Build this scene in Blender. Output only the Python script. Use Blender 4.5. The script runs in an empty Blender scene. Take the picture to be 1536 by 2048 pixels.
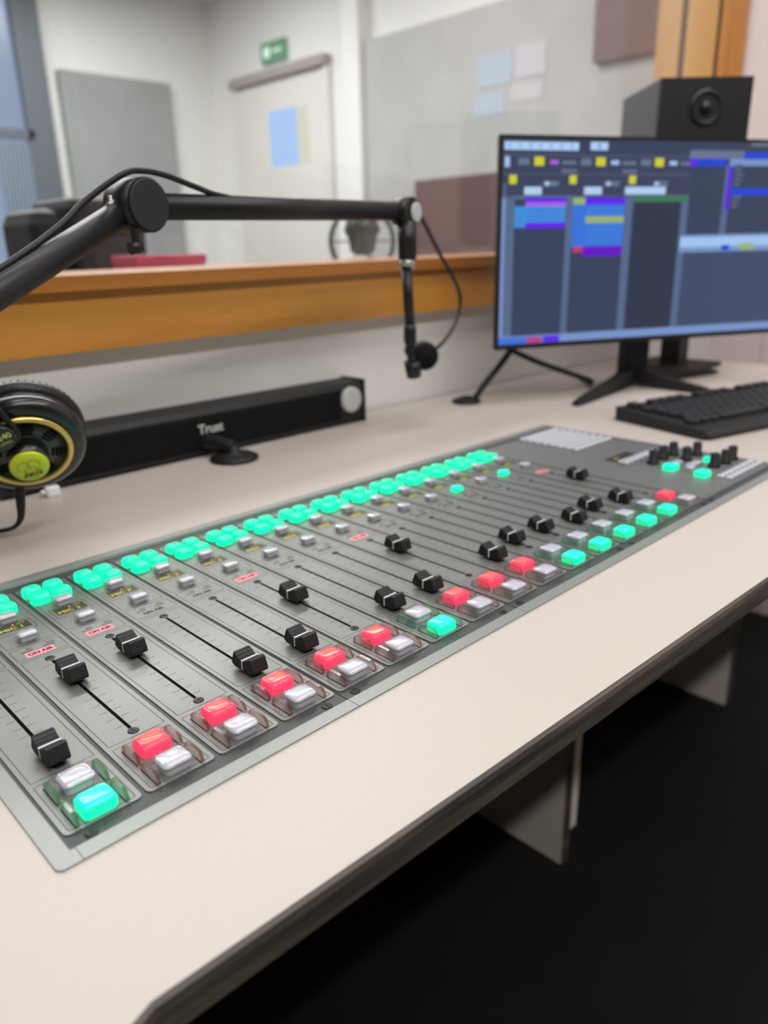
import bpy, bmesh, math, random
from mathutils import Vector, Matrix
random.seed(4)
S = bpy.context.scene
COL = S.collection
Z0 = 0.74                      # height of the worktop above the floor
mm = 0.001

# ------------------------------------------------------------------ colours and materials
def lin(c):
    o = []
    for v in c[:3]:
        v = v / 255.0
        o.append(v / 12.92 if v <= 0.04045 else ((v + 0.055) / 1.055) ** 2.4)
    return (o[0], o[1], o[2], 1.0)

def pbr(name, rgb, rough=0.5, metal=0.0, noise=0.0, nscale=60.0, bump=0.0, bscale=400.0, coat=0.0, spec=0.5, stretch=None):
    m = bpy.data.materials.new(name); m.use_nodes = True
    nt = m.node_tree; b = nt.nodes['Principled BSDF']
    b.inputs['Base Color'].default_value = lin(rgb)
    b.inputs['Roughness'].default_value = rough
    b.inputs['Metallic'].default_value = metal
    b.inputs['Specular IOR Level'].default_value = spec
    if coat: b.inputs['Coat Weight'].default_value = coat
    if noise or bump:
        tc = nt.nodes.new('ShaderNodeTexCoord'); mp = nt.nodes.new('ShaderNodeMapping')
        nt.links.new(tc.outputs['Object'], mp.inputs['Vector'])
        if stretch: mp.inputs['Scale'].default_value = stretch
    if noise:
        n = nt.nodes.new('ShaderNodeTexNoise'); n.inputs['Scale'].default_value = nscale
        n.inputs['Detail'].default_value = 5
        nt.links.new(mp.outputs['Vector'], n.inputs['Vector'])
        r = nt.nodes.new('ShaderNodeValToRGB')
        lo = tuple(max(0, c * (1 - noise)) for c in lin(rgb)[:3]) + (1,)
        hi = tuple(min(1, c * (1 + noise)) for c in lin(rgb)[:3]) + (1,)
        r.color_ramp.elements[0].position = 0.3; r.color_ramp.elements[0].color = lo
        r.color_ramp.elements[1].position = 0.7; r.color_ramp.elements[1].color = hi
        nt.links.new(n.outputs['Fac'], r.inputs['Fac'])
        nt.links.new(r.outputs['Color'], b.inputs['Base Color'])
    if bump:
        n2 = nt.nodes.new('ShaderNodeTexNoise'); n2.inputs['Scale'].default_value = bscale
        nt.links.new(mp.outputs['Vector'], n2.inputs['Vector'])
        bp = nt.nodes.new('ShaderNodeBump'); bp.inputs['Strength'].default_value = bump
        bp.inputs['Distance'].default_value = 0.0005
        nt.links.new(n2.outputs['Fac'], bp.inputs['Height'])
        nt.links.new(bp.outputs['Normal'], b.inputs['Normal'])
    return m

def glow(name, rgb, strength=1.0, base=None, rough=0.25):
    m = bpy.data.materials.new(name); m.use_nodes = True
    b = m.node_tree.nodes['Principled BSDF']
    b.inputs['Base Color'].default_value = lin(base or rgb)
    b.inputs['Emission Color'].default_value = lin(rgb)
    b.inputs['Emission Strength'].default_value = strength
    b.inputs['Roughness'].default_value = rough
    return m

def clear(name, tint=(255, 255, 255), solid=0.0, solid_rgb=(200, 200, 200), rough=0.05, ior=1.45, gloss=1.0):
    """thin clear plastic or glass: see-through with a real Fresnel reflection"""
    m = bpy.data.materials.new(name); m.use_nodes = True
    nt = m.node_tree
    for n in list(nt.nodes): nt.nodes.remove(n)
    out = nt.nodes.new('ShaderNodeOutputMaterial')
    tr = nt.nodes.new('ShaderNodeBsdfTransparent'); tr.inputs['Color'].default_value = lin(tint)
    gl = nt.nodes.new('ShaderNodeBsdfGlossy'); gl.inputs['Roughness'].default_value = rough
    gl.inputs['Color'].default_value = (gloss, gloss, gloss, 1)
    f0 = ((ior - 1) / (ior + 1)) ** 2          # Schlick's Fresnel, the same from both sides of the sheet
    lw = nt.nodes.new('ShaderNodeLayerWeight'); lw.inputs['Blend'].default_value = 0.5
    pw = nt.nodes.new('ShaderNodeMath'); pw.operation = 'POWER'; pw.inputs[1].default_value = 5.0
    ma = nt.nodes.new('ShaderNodeMath'); ma.operation = 'MULTIPLY_ADD'; ma.inputs[1].default_value = 1 - f0; ma.inputs[2].default_value = f0
    nt.links.new(lw.outputs['Facing'], pw.inputs[0]); nt.links.new(pw.outputs[0], ma.inputs[0])
    mx = nt.nodes.new('ShaderNodeMixShader')
    nt.links.new(ma.outputs[0], mx.inputs['Fac'])
    if solid:
        df = nt.nodes.new('ShaderNodeBsdfDiffuse'); df.inputs['Color'].default_value = lin(solid_rgb)
        tl = nt.nodes.new('ShaderNodeBsdfTranslucent'); tl.inputs['Color'].default_value = lin(solid_rgb)
        m0 = nt.nodes.new('ShaderNodeMixShader'); m0.inputs['Fac'].default_value = 0.5
        nt.links.new(df.outputs[0], m0.inputs[1]); nt.links.new(tl.outputs[0], m0.inputs[2])
        m1 = nt.nodes.new('ShaderNodeMixShader'); m1.inputs['Fac'].default_value = solid
        nt.links.new(tr.outputs[0], m1.inputs[1]); nt.links.new(m0.outputs[0], m1.inputs[2])
        nt.links.new(m1.outputs[0], mx.inputs[1])
    else:
        nt.links.new(tr.outputs[0], mx.inputs[1])
    nt.links.new(gl.outputs[0], mx.inputs[2])
    nt.links.new(mx.outputs[0], out.inputs['Surface'])
    return m

def wood(name, dark, light, axis='X', scale=14.0, rough=0.4, coat=0.15):
    m = bpy.data.materials.new(name); m.use_nodes = True
    nt = m.node_tree; b = nt.nodes['Principled BSDF']
    tc = nt.nodes.new('ShaderNodeTexCoord'); mp = nt.nodes.new('ShaderNodeMapping')
    sc = {'X': (0.12, 1.3, 1.3), 'Z': (1.3, 1.3, 0.12)}[axis]
    mp.inputs['Scale'].default_value = sc
    nt.links.new(tc.outputs['Object'], mp.inputs['Vector'])
    n = nt.nodes.new('ShaderNodeTexNoise'); n.inputs['Scale'].default_value = scale
    n.inputs['Detail'].default_value = 6; n.inputs['Distortion'].default_value = 1.2
    nt.links.new(mp.outputs['Vector'], n.inputs['Vector'])
    r = nt.nodes.new('ShaderNodeValToRGB')
    r.color_ramp.elements[0].position = 0.3; r.color_ramp.elements[0].color = lin(dark)
    r.color_ramp.elements[1].position = 0.7; r.color_ramp.elements[1].color = lin(light)
    nt.links.new(n.outputs['Fac'], r.inputs['Fac'])
    nt.links.new(r.outputs['Color'], b.inputs['Base Color'])
    b.inputs['Roughness'].default_value = rough; b.inputs['Coat Weight'].default_value = coat
    return m

M = {}
M['laminate'] = pbr('white_laminate', (192, 184, 176), 0.42, noise=0.03, nscale=900, spec=0.35)
M['edge'] = wood('dark_edge_band', (48, 42, 38), (88, 80, 72), 'X', 60, 0.5, 0.0)
M['underside'] = pbr('dark_underside', (24, 23, 24), 0.8)
M['leg_white'] = pbr('white_board', (212, 202, 190), 0.5)
M['floor'] = pbr('charcoal_floor', (10, 10, 10), 0.7, noise=0.25, nscale=9, spec=0.25)
M['wall'] = pbr('white_paint', (222, 218, 214), 0.8, noise=0.015, nscale=3)
M['wall_pink'] = pbr('pale_rose_paint', (226, 212, 210), 0.8, noise=0.015, nscale=3)
M['wall_far'] = pbr('far_white_paint', (226, 226, 222), 0.8, noise=0.015, nscale=2)
M['ceiling'] = pbr('ceiling_white', (215, 215, 213), 0.9)
M['ceiling_studio'] = pbr('grey_acoustic_ceiling', (74, 73, 72), 0.9)  # unseen ceiling, darkened to cut light bouncing under the desk
M['room_back'] = pbr('grey_room_paint', (44, 43, 43), 0.85)  # unseen back and left walls, darkened for less bounce
M['wood'] = wood('orange_wood', (174, 114, 44), (200, 140, 60), 'X', 12)
M['wood_lip'] = wood('brown_wood_lip', (150, 92, 34), (178, 116, 50), 'X', 12)
M['wood_post'] = wood('pale_wood', (200, 152, 92), (216, 172, 112), 'Z', 10)
M['wood_post_dark'] = wood('amber_wood', (178, 112, 48), (200, 136, 66), 'Z', 10)
M['gasket'] = pbr('dark_gasket', (58, 48, 42), 0.7)
M['glass'] = clear('window_glass', (252, 252, 252), 0.0, rough=0.0, ior=1.42)
M['panel'] = pbr('silver_panel', (130, 132, 128), 0.42, metal=0.5, noise=0.03, nscale=1800, spec=0.5)
M['trim'] = pbr('pale_aluminium', (142, 147, 142), 0.42, metal=0.35, noise=0.04, nscale=900)
M['trim_edge'] = pbr('bright_aluminium_edge', (205, 208, 206), 0.3, metal=0.6)  # highlight along the back frame, put in as a paler colour
M['base'] = pbr('dark_grey_plate', (66, 69, 70), 0.5, metal=0.2)
M['ink'] = pbr('black_print', (34, 36, 38), 0.6)
M['slot'] = pbr('slot_black', (5, 5, 6), 0.9, spec=0.1)
M['knob'] = pbr('matt_black_plastic', (22, 22, 25), 0.5, bump=0.15, bscale=2500, spec=0.45)
M['groove'] = pbr('knob_groove', (12, 12, 14), 0.6)
M['white_line'] = pbr('white_line', (238, 238, 240), 0.5)
M['screw'] = pbr('dark_screw', (52, 53, 54), 0.35, metal=0.6)
M['screw_cross'] = pbr('screw_cross', (10, 10, 11), 0.7)
M['cap_shell'] = clear('clear_cap', (250, 250, 252), 0.08, (235, 235, 240), rough=0.06, ior=1.55)
M['cap_shell_lit'] = clear('clear_cap_over_lamp', (252, 252, 252), 0.0, rough=0.06, ior=1.4, gloss=.7)
M['cap_block'] = pbr('translucent_key_block', (186, 188, 190), 0.4)
M['cap_white'] = pbr('frosted_key', (204, 204, 212), 0.26, bump=1.0, bscale=260, coat=0.6, spec=0.6)
M['cap_green'] = glow('green_lit_key', (0, 255, 180), 1.35, (0, 60, 40), .5)
M['cap_green_hot'] = glow('green_lit_key_core', (0, 250, 208), 1.45, (0, 60, 50), .5)
M['cap_red'] = glow('red_lit_key', (255, 62, 98), 0.98, (150, 40, 50), .5)
M['cap_red_hot'] = glow('red_lit_key_core', (255, 112, 100), 1.0, (150, 50, 45), .5)
M['guard_red'] = clear('smoky_clear_guard', (246, 240, 238), 0.10, (220, 212, 208), rough=0.08, ior=1.6)
M['guard_rim'] = clear('smoky_guard_rim', (200, 170, 164), 0.30, (150, 112, 106), rough=0.12, ior=1.6)
M['guard_green'] = clear('greenish_clear_guard', (232, 246, 238), 0.10, (196, 216, 204), rough=0.08, ior=1.6)  # green spill from the lit keys put into the guard's tint
M['guard_green_rim'] = clear('greenish_guard_rim', (160, 204, 174), 0.30, (96, 170, 122), rough=0.12, ior=1.6)
M['lcd'] = pbr('dark_display', (56, 58, 42), 0.35)
M['lcd_text'] = glow('yellow_display_text', (196, 184, 44), 0.6)
M['air_lit'] = glow('pink_lit_sign', (246, 112, 122), 0.62, (240, 140, 150))
M['air_text'] = pbr('sign_text', (44, 18, 24), 0.6)
M['air_text_off'] = pbr('sign_text_unlit', (52, 50, 50), 0.6)
M['led_off'] = pbr('small_unlit_lamp', (120, 122, 120), 0.3)
M['black'] = pbr('black_plastic', (12, 12, 13), 0.55)
M['black_soft'] = pbr('black_soft_plastic', (26, 26, 28), 0.6, bump=0.2, bscale=900)
M['arm'] = pbr('matt_black_metal', (34, 32, 34), 0.42, metal=0.3)
M['cable'] = pbr('black_rubber', (14, 14, 15), 0.55)
M['grille'] = pbr('black_cloth_grille', (10, 11, 12), 0.8, bump=0.5, bscale=1500, spec=0.2)
M['pale_disc'] = pbr('pale_grey_plastic', (186, 190, 186), 0.4)
M['silver'] = pbr('silver_metal', (190, 188, 182), 0.3, metal=0.8)
M['gold'] = pbr('gold_metal', (226, 196, 116), 0.3, metal=0.75)
M['lime'] = pbr('lime_badge', (196, 206, 28), 0.35, coat=0.4)
M['lime_print'] = pbr('badge_print', (52, 58, 18), 0.5)
M['tag_text'] = pbr('pale_lime_lettering', (196, 210, 110), 0.5)
M['leather'] = pbr('black_leather', (22, 20, 22), 0.42, bump=0.6, bscale=500)
M['phone_shell'] = pbr('black_shell', (20, 23, 22), 0.3, coat=0.3)
M['vent_shell'] = pbr('dark_grey_vent_plate', (56, 62, 59), 0.35)
M['key'] = pbr('black_key', (38, 38, 41), 0.5)
M['speaker_front'] = pbr('speaker_front', (22, 21, 23), 0.5)
M['speaker_side'] = pbr('speaker_side', (66, 68, 72), 0.55)
M['cone'] = pbr('speaker_cone', (8, 8, 10), 0.5)
M['dome'] = pbr('speaker_dome', (26, 25, 27), 0.3)
M['grey_cloth'] = pbr('grey_acoustic_cloth', (174, 174, 172), 0.95, noise=0.05, nscale=5, spec=0.1)
M['grey_cloth_dark'] = pbr('mid_grey_acoustic_cloth', (146, 150, 148), 0.95, noise=0.05, nscale=5, spec=0.1)
M['door'] = pbr('door_cream', (214, 212, 206), 0.6)
M['door_lip'] = pbr('door_head_shade', (150, 142, 136), 0.7)  # warm grey, darker than the door leaf
M['exit'] = glow('green_sign', (62, 140, 98), 0.25, (62, 130, 92))
M['exit_white'] = glow('white_sign_mark', (200, 225, 210), 0.6)
M['sky_blue'] = glow('daylight_blue_pane', (162, 200, 248), 1.1, (20, 22, 25))
M['sky_pale'] = glow('daylight_pale_pane', (226, 228, 210), 0.95, (20, 22, 22))
M['win_blue'] = glow('daylight_grey_blue', (158, 176, 204), 0.9, (20, 22, 25))
M['win_frame'] = pbr('dark_grey_frame', (92, 98, 106), 0.5)
M['blind'] = pbr('grey_blue_blind', (128, 142, 156), 0.7)
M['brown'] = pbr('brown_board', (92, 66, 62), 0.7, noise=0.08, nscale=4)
M['red_box'] = pbr('crimson_board', (188, 52, 76), 0.5)
M['far_black'] = pbr('black_case', (13, 16, 16), 0.6)
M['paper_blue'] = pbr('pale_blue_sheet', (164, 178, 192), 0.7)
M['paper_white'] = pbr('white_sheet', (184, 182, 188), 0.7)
M['mic_grey'] = pbr('mic_grey', (96, 98, 94), 0.4, metal=0.4)

# ------------------------------------------------------------------ mesh builder
_text_cache = {}
def text_mesh(s, bold=0.0):
    k = (s, bold)
    if k in _text_cache: return _text_cache[k]
    cu = bpy.data.curves.new('lettering', 'FONT'); cu.body = s; cu.align_x = 'CENTER'; cu.align_y = 'CENTER'
    cu.size = 1.0; cu.offset = bold; cu.resolution_u = 3
    o = bpy.data.objects.new('lettering', cu)
    me = o.to_mesh()
    vs = [v.co.copy() for v in me.vertices]; fs = [tuple(p.vertices) for p in me.polygons]
    o.to_mesh_clear(); bpy.data.objects.remove(o); bpy.data.curves.remove(cu)
    _text_cache[k] = (vs, fs)
    return vs, fs

class MB:
    def __init__(self): self.bm = bmesh.new(); self.mats = []; self.T = None
    def mi(self, m):
        if m not in self.mats: self.mats.append(m)
        return self.mats.index(m)
    def v(self, p):
        p = Vector(p)
        return self.bm.verts.new(self.T @ p if self.T else p)
    def face(self, vs, m, smooth=False):
        try: f = self.bm.faces.new(vs)
        except ValueError: return None
        f.material_index = self.mi(m); f.smooth = smooth; return f
    def poly(self, pts, m): return self.face([self.v(p) for p in pts], m)
    def box(self, x0, x1, y0, y1, z0, z1, m):
        p = [self.v((x, y, z)) for z in (z0, z1) for y in (y0, y1) for x in (x0, x1)]
        for q in ((0, 2, 3, 1), (4, 5, 7, 6), (0, 1, 5, 4), (2, 6, 7, 3), (0, 4, 6, 2), (1, 3, 7, 5)):
            self.face([p[i] for i in q], m)
    def loops(self, ls, m, cap0=True, cap1=True, smooth=False, caps_m=None, closed=True):
        R = [[self.v(p) for p in l] for l in ls]
        n = len(R[0])
        for a, b in zip(R, R[1:]):
            for i in range(n if closed else n - 1):
                j = (i + 1) % n
                self.face([a[i], a[j], b[j], b[i]], m, smooth)
        if cap0: self.face(R[0][::-1], m, False)
        if cap1: self.face(R[-1], caps_m or m, False)
    def rrect(self, cx, cy, w, d, r, z, seg=4):
        out = []; r = min(r, w / 2 - 1e-6, d / 2 - 1e-6)
        for k, (sx, sy) in enumerate(((1, 1), (-1, 1), (-1, -1), (1, -1))):
            for i in range(seg + 1):
                a = math.pi / 2 * (k + i / seg)
                out.append((cx + sx * (w / 2 - r) + r * math.cos(a), cy + sy * (d / 2 - r) + r * math.sin(a), z))
        return out
    def rbox(self, cx, cy, w, d, z0, z1, r, m, bev=0.0, seg=4, top=None):
        ls = [self.rrect(cx, cy, w, d, r, z0, seg)]
        if bev:
            ls.append(self.rrect(cx, cy, w, d, r, z1 - bev, seg))
            ls.append(self.rrect(cx, cy, w - .6 * bev, d - .6 * bev, r, z1 - bev * .3, seg))
            ls.append(self.rrect(cx, cy, w - 2 * bev, d - 2 * bev, max(r - bev, 1e-5), z1, seg))
        else: ls.append(self.rrect(cx, cy, w, d, r, z1, seg))
        self.loops(ls, m, caps_m=top)
    def outline(self, cx, cy, w, d, r, t, z, m, seg=4):
        a = [self.v(p) for p in self.rrect(cx, cy, w, d, r, z, seg)]
        b = [self.v(p) for p in self.rrect(cx, cy, w - 2 * t, d - 2 * t, max(r - t, 1e-5), z, seg)]
        for i in range(len(a)):
            j = (i + 1) % len(a); self.face([a[i], a[j], b[j], b[i]], m)
    def rect(self, x0, x1, y0, y1, z, m): self.poly([(x0, y0, z), (x1, y0, z), (x1, y1, z), (x0, y1, z)], m)
    def text(self, s, cx, cy, size, z, m, rot=0.0, bold=0.0, sx=1.0):
        vs, fs = text_mesh(s, bold)
        c, sn = math.cos(rot), math.sin(rot)
        V = [self.v((cx + size * (sx * p.x * c - p.y * sn), cy + size * (sx * p.x * sn + p.y * c), z)) for p in vs]
        for f in fs: self.face([V[i] for i in f], m)
    def disc(self, c, n, r, m, seg=32):
        e1, e2 = frame(n); c = Vector(c)
        self.poly([c + r * (math.cos(2 * math.pi * i / seg) * e1 + math.sin(2 * math.pi * i / seg) * e2) for i in range(seg)], m)
    def lathe(self, prof, c, n, m, seg=40, smooth=True, cap0=True, cap1=True):
        """prof: (radius, height along n)"""
        e1, e2 = frame(n); n = Vector(n).normalized(); c = Vector(c)
        ls = [[c + n * h + max(r, 1e-5) * (math.cos(2 * math.pi * i / seg) * e1 + math.sin(2 * math.pi * i / seg) * e2) for i in range(seg)] for r, h in prof]
        self.loops(ls, m, cap0, cap1, smooth)
    def cyl(self, a, b, r0, m, r1=None, seg=20, smooth=True):
        a = Vector(a); b = Vector(b); n = b - a
        self.lathe([(r0, 0), (r0 if r1 is None else r1, n.length)], a, n, m, seg, smooth)
    def tube(self, pts, r, m, seg=10, sub=6):
        P = spline([Vector(p) for p in pts], sub)
        ls = []; e = None
        for i, p in enumerate(P):
            t = (P[min(i + 1, len(P) - 1)] - P[max(i - 1, 0)]).normalized()
            if e is None: e, _ = frame(t)
            e = (e - t * e.dot(t)).normalized(); f = t.cross(e)
            rr = r if not callable(r) else r(i / (len(P) - 1))
            ls.append([p + rr * (math.cos(2 * math.pi * k / seg) * e + math.sin(2 * math.pi * k / seg) * f) for k in range(seg)])
        self.loops(ls, m, True, True, True)
    def torus(self, c, n, R, r, m, seg=36, s2=10):
        e1, e2 = frame(n); n = Vector(n).normalized(); c = Vector(c)
        ls = []
        for i in range(seg + 1):
            a = 2 * math.pi * i / seg; d = math.cos(a) * e1 + math.sin(a) * e2
            ls.append([c + d * (R + r * math.cos(2 * math.pi * k / s2)) + n * r * math.sin(2 * math.pi * k / s2) for k in range(s2)])
        self.loops(ls, m, False, False, True)
    def mesh(self, name, recalc=True):
        bmesh.ops.remove_doubles(self.bm, verts=self.bm.verts, dist=1e-7)
        if recalc: bmesh.ops.recalc_face_normals(self.bm, faces=self.bm.faces)
        me = bpy.data.meshes.new(name); self.bm.to_mesh(me); self.bm.free()
        for m in self.mats: me.materials.append(M[m])
        return me
    def build(self, name, parent=None, loc=(0, 0, 0), recalc=True):
        return put(self.mesh(name, recalc), name, parent, loc)

def frame(n):
    n = Vector(n).normalized()
    a = Vector((0, 0, 1)) if abs(n.z) < 0.9 else Vector((1, 0, 0))
    e1 = a.cross(n).normalized(); return e1, n.cross(e1)

def spline(P, sub):
    if len(P) < 3: return P
    out = []
    for i in range(len(P) - 1):
        p0 = P[max(i - 1, 0)]; p1 = P[i]; p2 = P[i + 1]; p3 = P[min(i + 2, len(P) - 1)]
        for k in range(sub):
            t = k / sub
            out.append(0.5 * ((2 * p1) + (p2 - p0) * t + (2 * p0 - 5 * p1 + 4 * p2 - p3) * t * t + (3 * p1 - p0 - 3 * p2 + p3) * t ** 3))
    out.append(P[-1]); return out

def put(me, name, parent=None, loc=(0, 0, 0), rot=None):
    o = bpy.data.objects.new(name, me); COL.objects.link(o)
    if parent: o.parent = parent
    o.location = loc
    if rot is not None: o.rotation_euler = rot
    return o

def tag(o, label=None, cat=None, group=None, kind=None):
    if label: o['label'] = label
    if cat: o['category'] = cat
    if group: o['group'] = group
    if kind: o['kind'] = kind
    return o

def thing(name, label, cat, loc=(0, 0, 0), rz=0.0, group=None):
    """an Empty at the thing's base; loc is measured from the worktop's surface"""
    o = bpy.data.objects.new(name, None); COL.objects.link(o)
    o.empty_display_size = 0.05
    o.location = (loc[0], loc[1], loc[2] + Z0); o.rotation_euler = (0, 0, rz)
    return tag(o, label, cat, group)

def structure(name, mb, parent=None, loc=(0, 0, 0)):
    o = mb.build(name, parent, loc if parent else (loc[0], loc[1], loc[2] + Z0))
    if not parent: o['kind'] = 'structure'
    return o

# ------------------------------------------------------------------ the room
FL = -Z0; CE = 1.86; WY = 0.42; WT = 0.225; RX = 1.97; BX = 3.3; AY = 4.73
b = MB(); b.box(-3.2, 3.5, -3.2, 5.0, FL - .05, FL, 'floor'); structure('floor', b)
b = MB(); b.box(-3.2, 3.5, -3.2, WY, CE, CE + .05, 'ceiling_studio'); b.box(-3.2, 3.5, WY, 5.0, CE, CE + .05, 'ceiling'); structure('ceiling', b)
# window wall: below the sill, above the window, left of it
b = MB(); b.box(-3.2, RX + .12, WY, WY + WT, FL, .15, 'wall'); b.box(-3.2, RX + .12, WY, WY + WT, 1.5, CE, 'wall')
b.box(-3.2, -1.4, WY, WY + WT, .15, 1.5, 'wall'); structure('wall_window', b)
b = MB(); b.box(RX, RX + .12, -3.2, WY, FL, CE, 'wall_pink')
for y in (-.9, -.45, .0, .18, .27): b.box(RX - .004, RX, y, y + .012, FL, CE, 'wall_pink')
structure('wall_right', b)
b = MB(); b.box(-3.2, RX, -3.2, -3.1, FL, CE, 'room_back'); structure('wall_back', b)
b = MB(); b.box(-3.2, -3.1, -3.1, WY, FL, CE, 'room_back'); structure('wall_left', b)
b = MB(); b.box(-3.2, -3.1, WY + WT, AY, FL, CE, 'wall_far'); structure('wall_far_room_left', b)
b = MB(); b.box(-3.1, BX, AY, AY + .1, FL, CE, 'wall_far'); structure('wall_far_room_end', b)
b = MB(); b.box(BX, BX + .1, WY + WT, AY + .1, FL, CE, 'wall_far'); structure('wall_far_room_side', b)
b = MB(); b.box(RX + .12, BX, WY, WY + WT, FL, CE, 'wall_far'); structure('wall_far_room_near', b)

# studio window: timber sill, right jamb, two panes
w = thing('window_1', None, None, (0, WY, 0.14)); w['kind'] = 'structure'
b = MB()
b.box(-1.4, RX, -.022, 0, .002, .068, 'wood')
b.box(-1.4, RX, -.034, WT, .068, .084, 'wood_lip')
o = b.build('window_sill', w); o.rotation_euler = (0, -math.radians(.42), 0); o.location = (0, 0, -.003)
b = MB()
b.box(RX - .006, RX + .1, -.004, .030, .07, 1.36, 'wood_post_dark')
b.box(RX, RX + .1, .030, .060, .07, 1.36, 'wood_post_dark')
b.box(RX, RX + .1, .070, .147, .07, 1.36, 'wood_post')
b.box(RX, RX + .1, .163, WT, .07, 1.36, 'wood_post')
b.box(RX + .004, RX + .1, .060, .070, .07, 1.36, 'gasket'); b.box(RX + .004, RX + .1, .147, .163, .07, 1.36, 'gasket')
b.build('window_jamb', w)
for y in (.062, .150):
    b = MB(); b.box(-1.4, RX + .004, y, y + .006, .08, 1.36, 'glass'); b.build('window_pane', w)

# far room: wall A grey panel, window, door, exit sign, wall B panels
t = thing('window_2', None, None, (1.1, AY - .06, -.2)); t['kind'] = 'structure'
b = MB(); b.box(.83, .99, -.02, .06, -.3, 2.0, 'win_frame'); b.box(-.5, .99, -.02, .06, 1.95, 2.05, 'win_frame'); b.box(.62, .86, -.02, .05, 1.12, 1.17, 'win_frame'); b.build('window_frame', t)
b = MB(); b.box(-.5, .83, .03, .055, -.2, 1.95, 'win_blue'); b.build('window_pane', t)
b = MB()
for i in range(9): b.box(.64 + .023 * i, .655 + .023 * i, -.01, .02, .35, 1.1, 'blind')
b.build('window_blind', t)
b = MB(); b.rbox(0, 0, .76, 2.07, 0, .05, .01, 'grey_cloth_dark'); o = b.build('acoustic_panel', None, (2.555, AY - .002, .295 + Z0)); o.rotation_euler = (math.pi / 2, 0, 0)
tag(o, 'grey acoustic panel on the far end wall left of the door', 'wall panel')
b = MB(); b.box(BX - .052, BX - .002, .9, 3.09, FL, 1.345, 'grey_cloth'); o = b.build('acoustic_panel', None, (0, 0, Z0)); tag(o, 'large pale grey acoustic panel on the wall right of the far door', 'wall panel')
b = MB(); b.box(BX - .09, BX, 3.10, 3.24, FL, CE, 'wall_far'); structure('trim_1', b)
d = thing('door_1', None, None, (BX, 3.93, FL)); d['kind'] = 'structure'
b = MB()
for (y0, y1, z0, z1) in ((-.45, -.29, 0, 2.02), (.12, .45, 0, 2.02), (-.29, .12, 0, 1.51), (-.29, .12, 1.85, 2.02)):
    b.box(-.03, 0, y0, y1, z0, z1, 'door')
b.build('door_leaf', d)
b = MB(); b.box(-.028, -.012, -.17, .12, 1.51, 1.85, 'sky_blue'); b.box(-.028, -.012, -.29, -.17, 1.51, 1.85, 'sky_pale'); b.build('door_pane', d)
b = MB(); b.box(-.07, 0, -.50, .50, 2.03, 2.085, 'door_lip'); b.box(-.04, 0, .45, .50, 0, 2.03, 'door'); b.box(-.04, 0, -.50, -.45, 0, 2.03, 'door'); b.build('door_frame', d)
e = thing('exit_sign', 'small green exit sign above the far door', 'sign', (BX, 3.965, 1.39))
b = MB(); b.box(-.03, 0, -.125, .125, 0, .115, 'exit'); b.build('sign_body', e)
b = MB(); b.box(-.032, -.03, .03, .09, .03, .085, 'exit_white'); b.box(-.032, -.03, -.09, 0, .05, .065, 'exit_white'); b.build('sign_mark', e)
b = MB(); b.box(-.04, 0, -.26, .14, 0, 1.0, 'brown'); o = b.build('wall_board', None, (BX - .053, 1.46, .99 + Z0)); tag(o, 'brown board high on the far wall beside the window frame', 'wall board')  # brown reflection in the glass, built as a solid board
c = thing('low_cabinet', 'brown low cabinet along the far wall, just left of the screen', 'cabinet', (BX - .06, 1.98, FL))  # plain brown block with a thin raised front
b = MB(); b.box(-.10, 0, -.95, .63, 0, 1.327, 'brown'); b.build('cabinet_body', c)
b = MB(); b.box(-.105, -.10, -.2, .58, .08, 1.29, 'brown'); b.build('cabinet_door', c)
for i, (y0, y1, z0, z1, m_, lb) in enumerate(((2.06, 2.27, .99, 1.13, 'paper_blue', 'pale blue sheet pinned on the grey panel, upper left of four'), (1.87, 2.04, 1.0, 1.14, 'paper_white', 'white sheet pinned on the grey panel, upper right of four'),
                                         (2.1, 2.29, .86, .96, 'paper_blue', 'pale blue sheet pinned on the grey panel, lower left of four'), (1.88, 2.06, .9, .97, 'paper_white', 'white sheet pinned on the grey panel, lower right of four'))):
    b = MB(); b.box(-.003, 0, y0 - 2, y1 - 2, z0 - 1, z1 - 1, m_); o = b.build('pinned_sheet', None, (BX - .0522, 2, 1 + Z0)); tag(o, lb, 'paper sheet', 'sheets on the far grey panel')  # thin pale blue and white rectangles laid on the grey panel

# far desk beyond the glass with what stands on it
t = thing('far_desk', 'white desk beyond the glass, below the timber sill', 'desk', (0, 0, FL))
b = MB(); b.box(.1, 1.8, .72, 1.5, .71, .74, 'laminate'); b.build('desktop', t)
for x, y in ((.14, .76), (1.76, .76), (.14, 1.46), (1.76, 1.46)):
    b = MB(); b.box(x - .02, x + .02, y - .02, y + .02, 0, .71, 'leg_white'); b.build('leg', t)
t = thing('equipment_case', 'black case with rounded corner behind the glass, left of the microphone arm elbow', 'case', (.66, 1.3, 0))
b = MB(); b.rbox(-.088, 0, .07, .2, 0, .338, .03, 'far_black', .03); b.build('side_shell', t)
b = MB(); b.rbox(.035, 0, .17, .22, 0, .360, .02, 'far_black', .02); b.build('case_body', t)
t = thing('red_box', 'crimson box behind the glass, on the sill line under the microphone arm elbow', 'box', (.692, 1.0, 0))
b = MB(); b.rbox(.004, 0, .150, .1, 0, .225, .004, 'red_box'); b.build('box_body', t)
b = MB(); b.rbox(.004, 0, .155, .105, .2255, .242, .004, 'red_box', .003); b.build('lid', t)
t = thing('studio_microphone', 'grey microphone in a round ring mount behind the glass', 'microphone', (1.25, 1.0, 0))
n = Vector((-.55, -.83, 0))
b = MB(); b.torus((0, 0, .262), n, .078, .006, 'mic_grey'); b.build('ring_mount', t)
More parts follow.
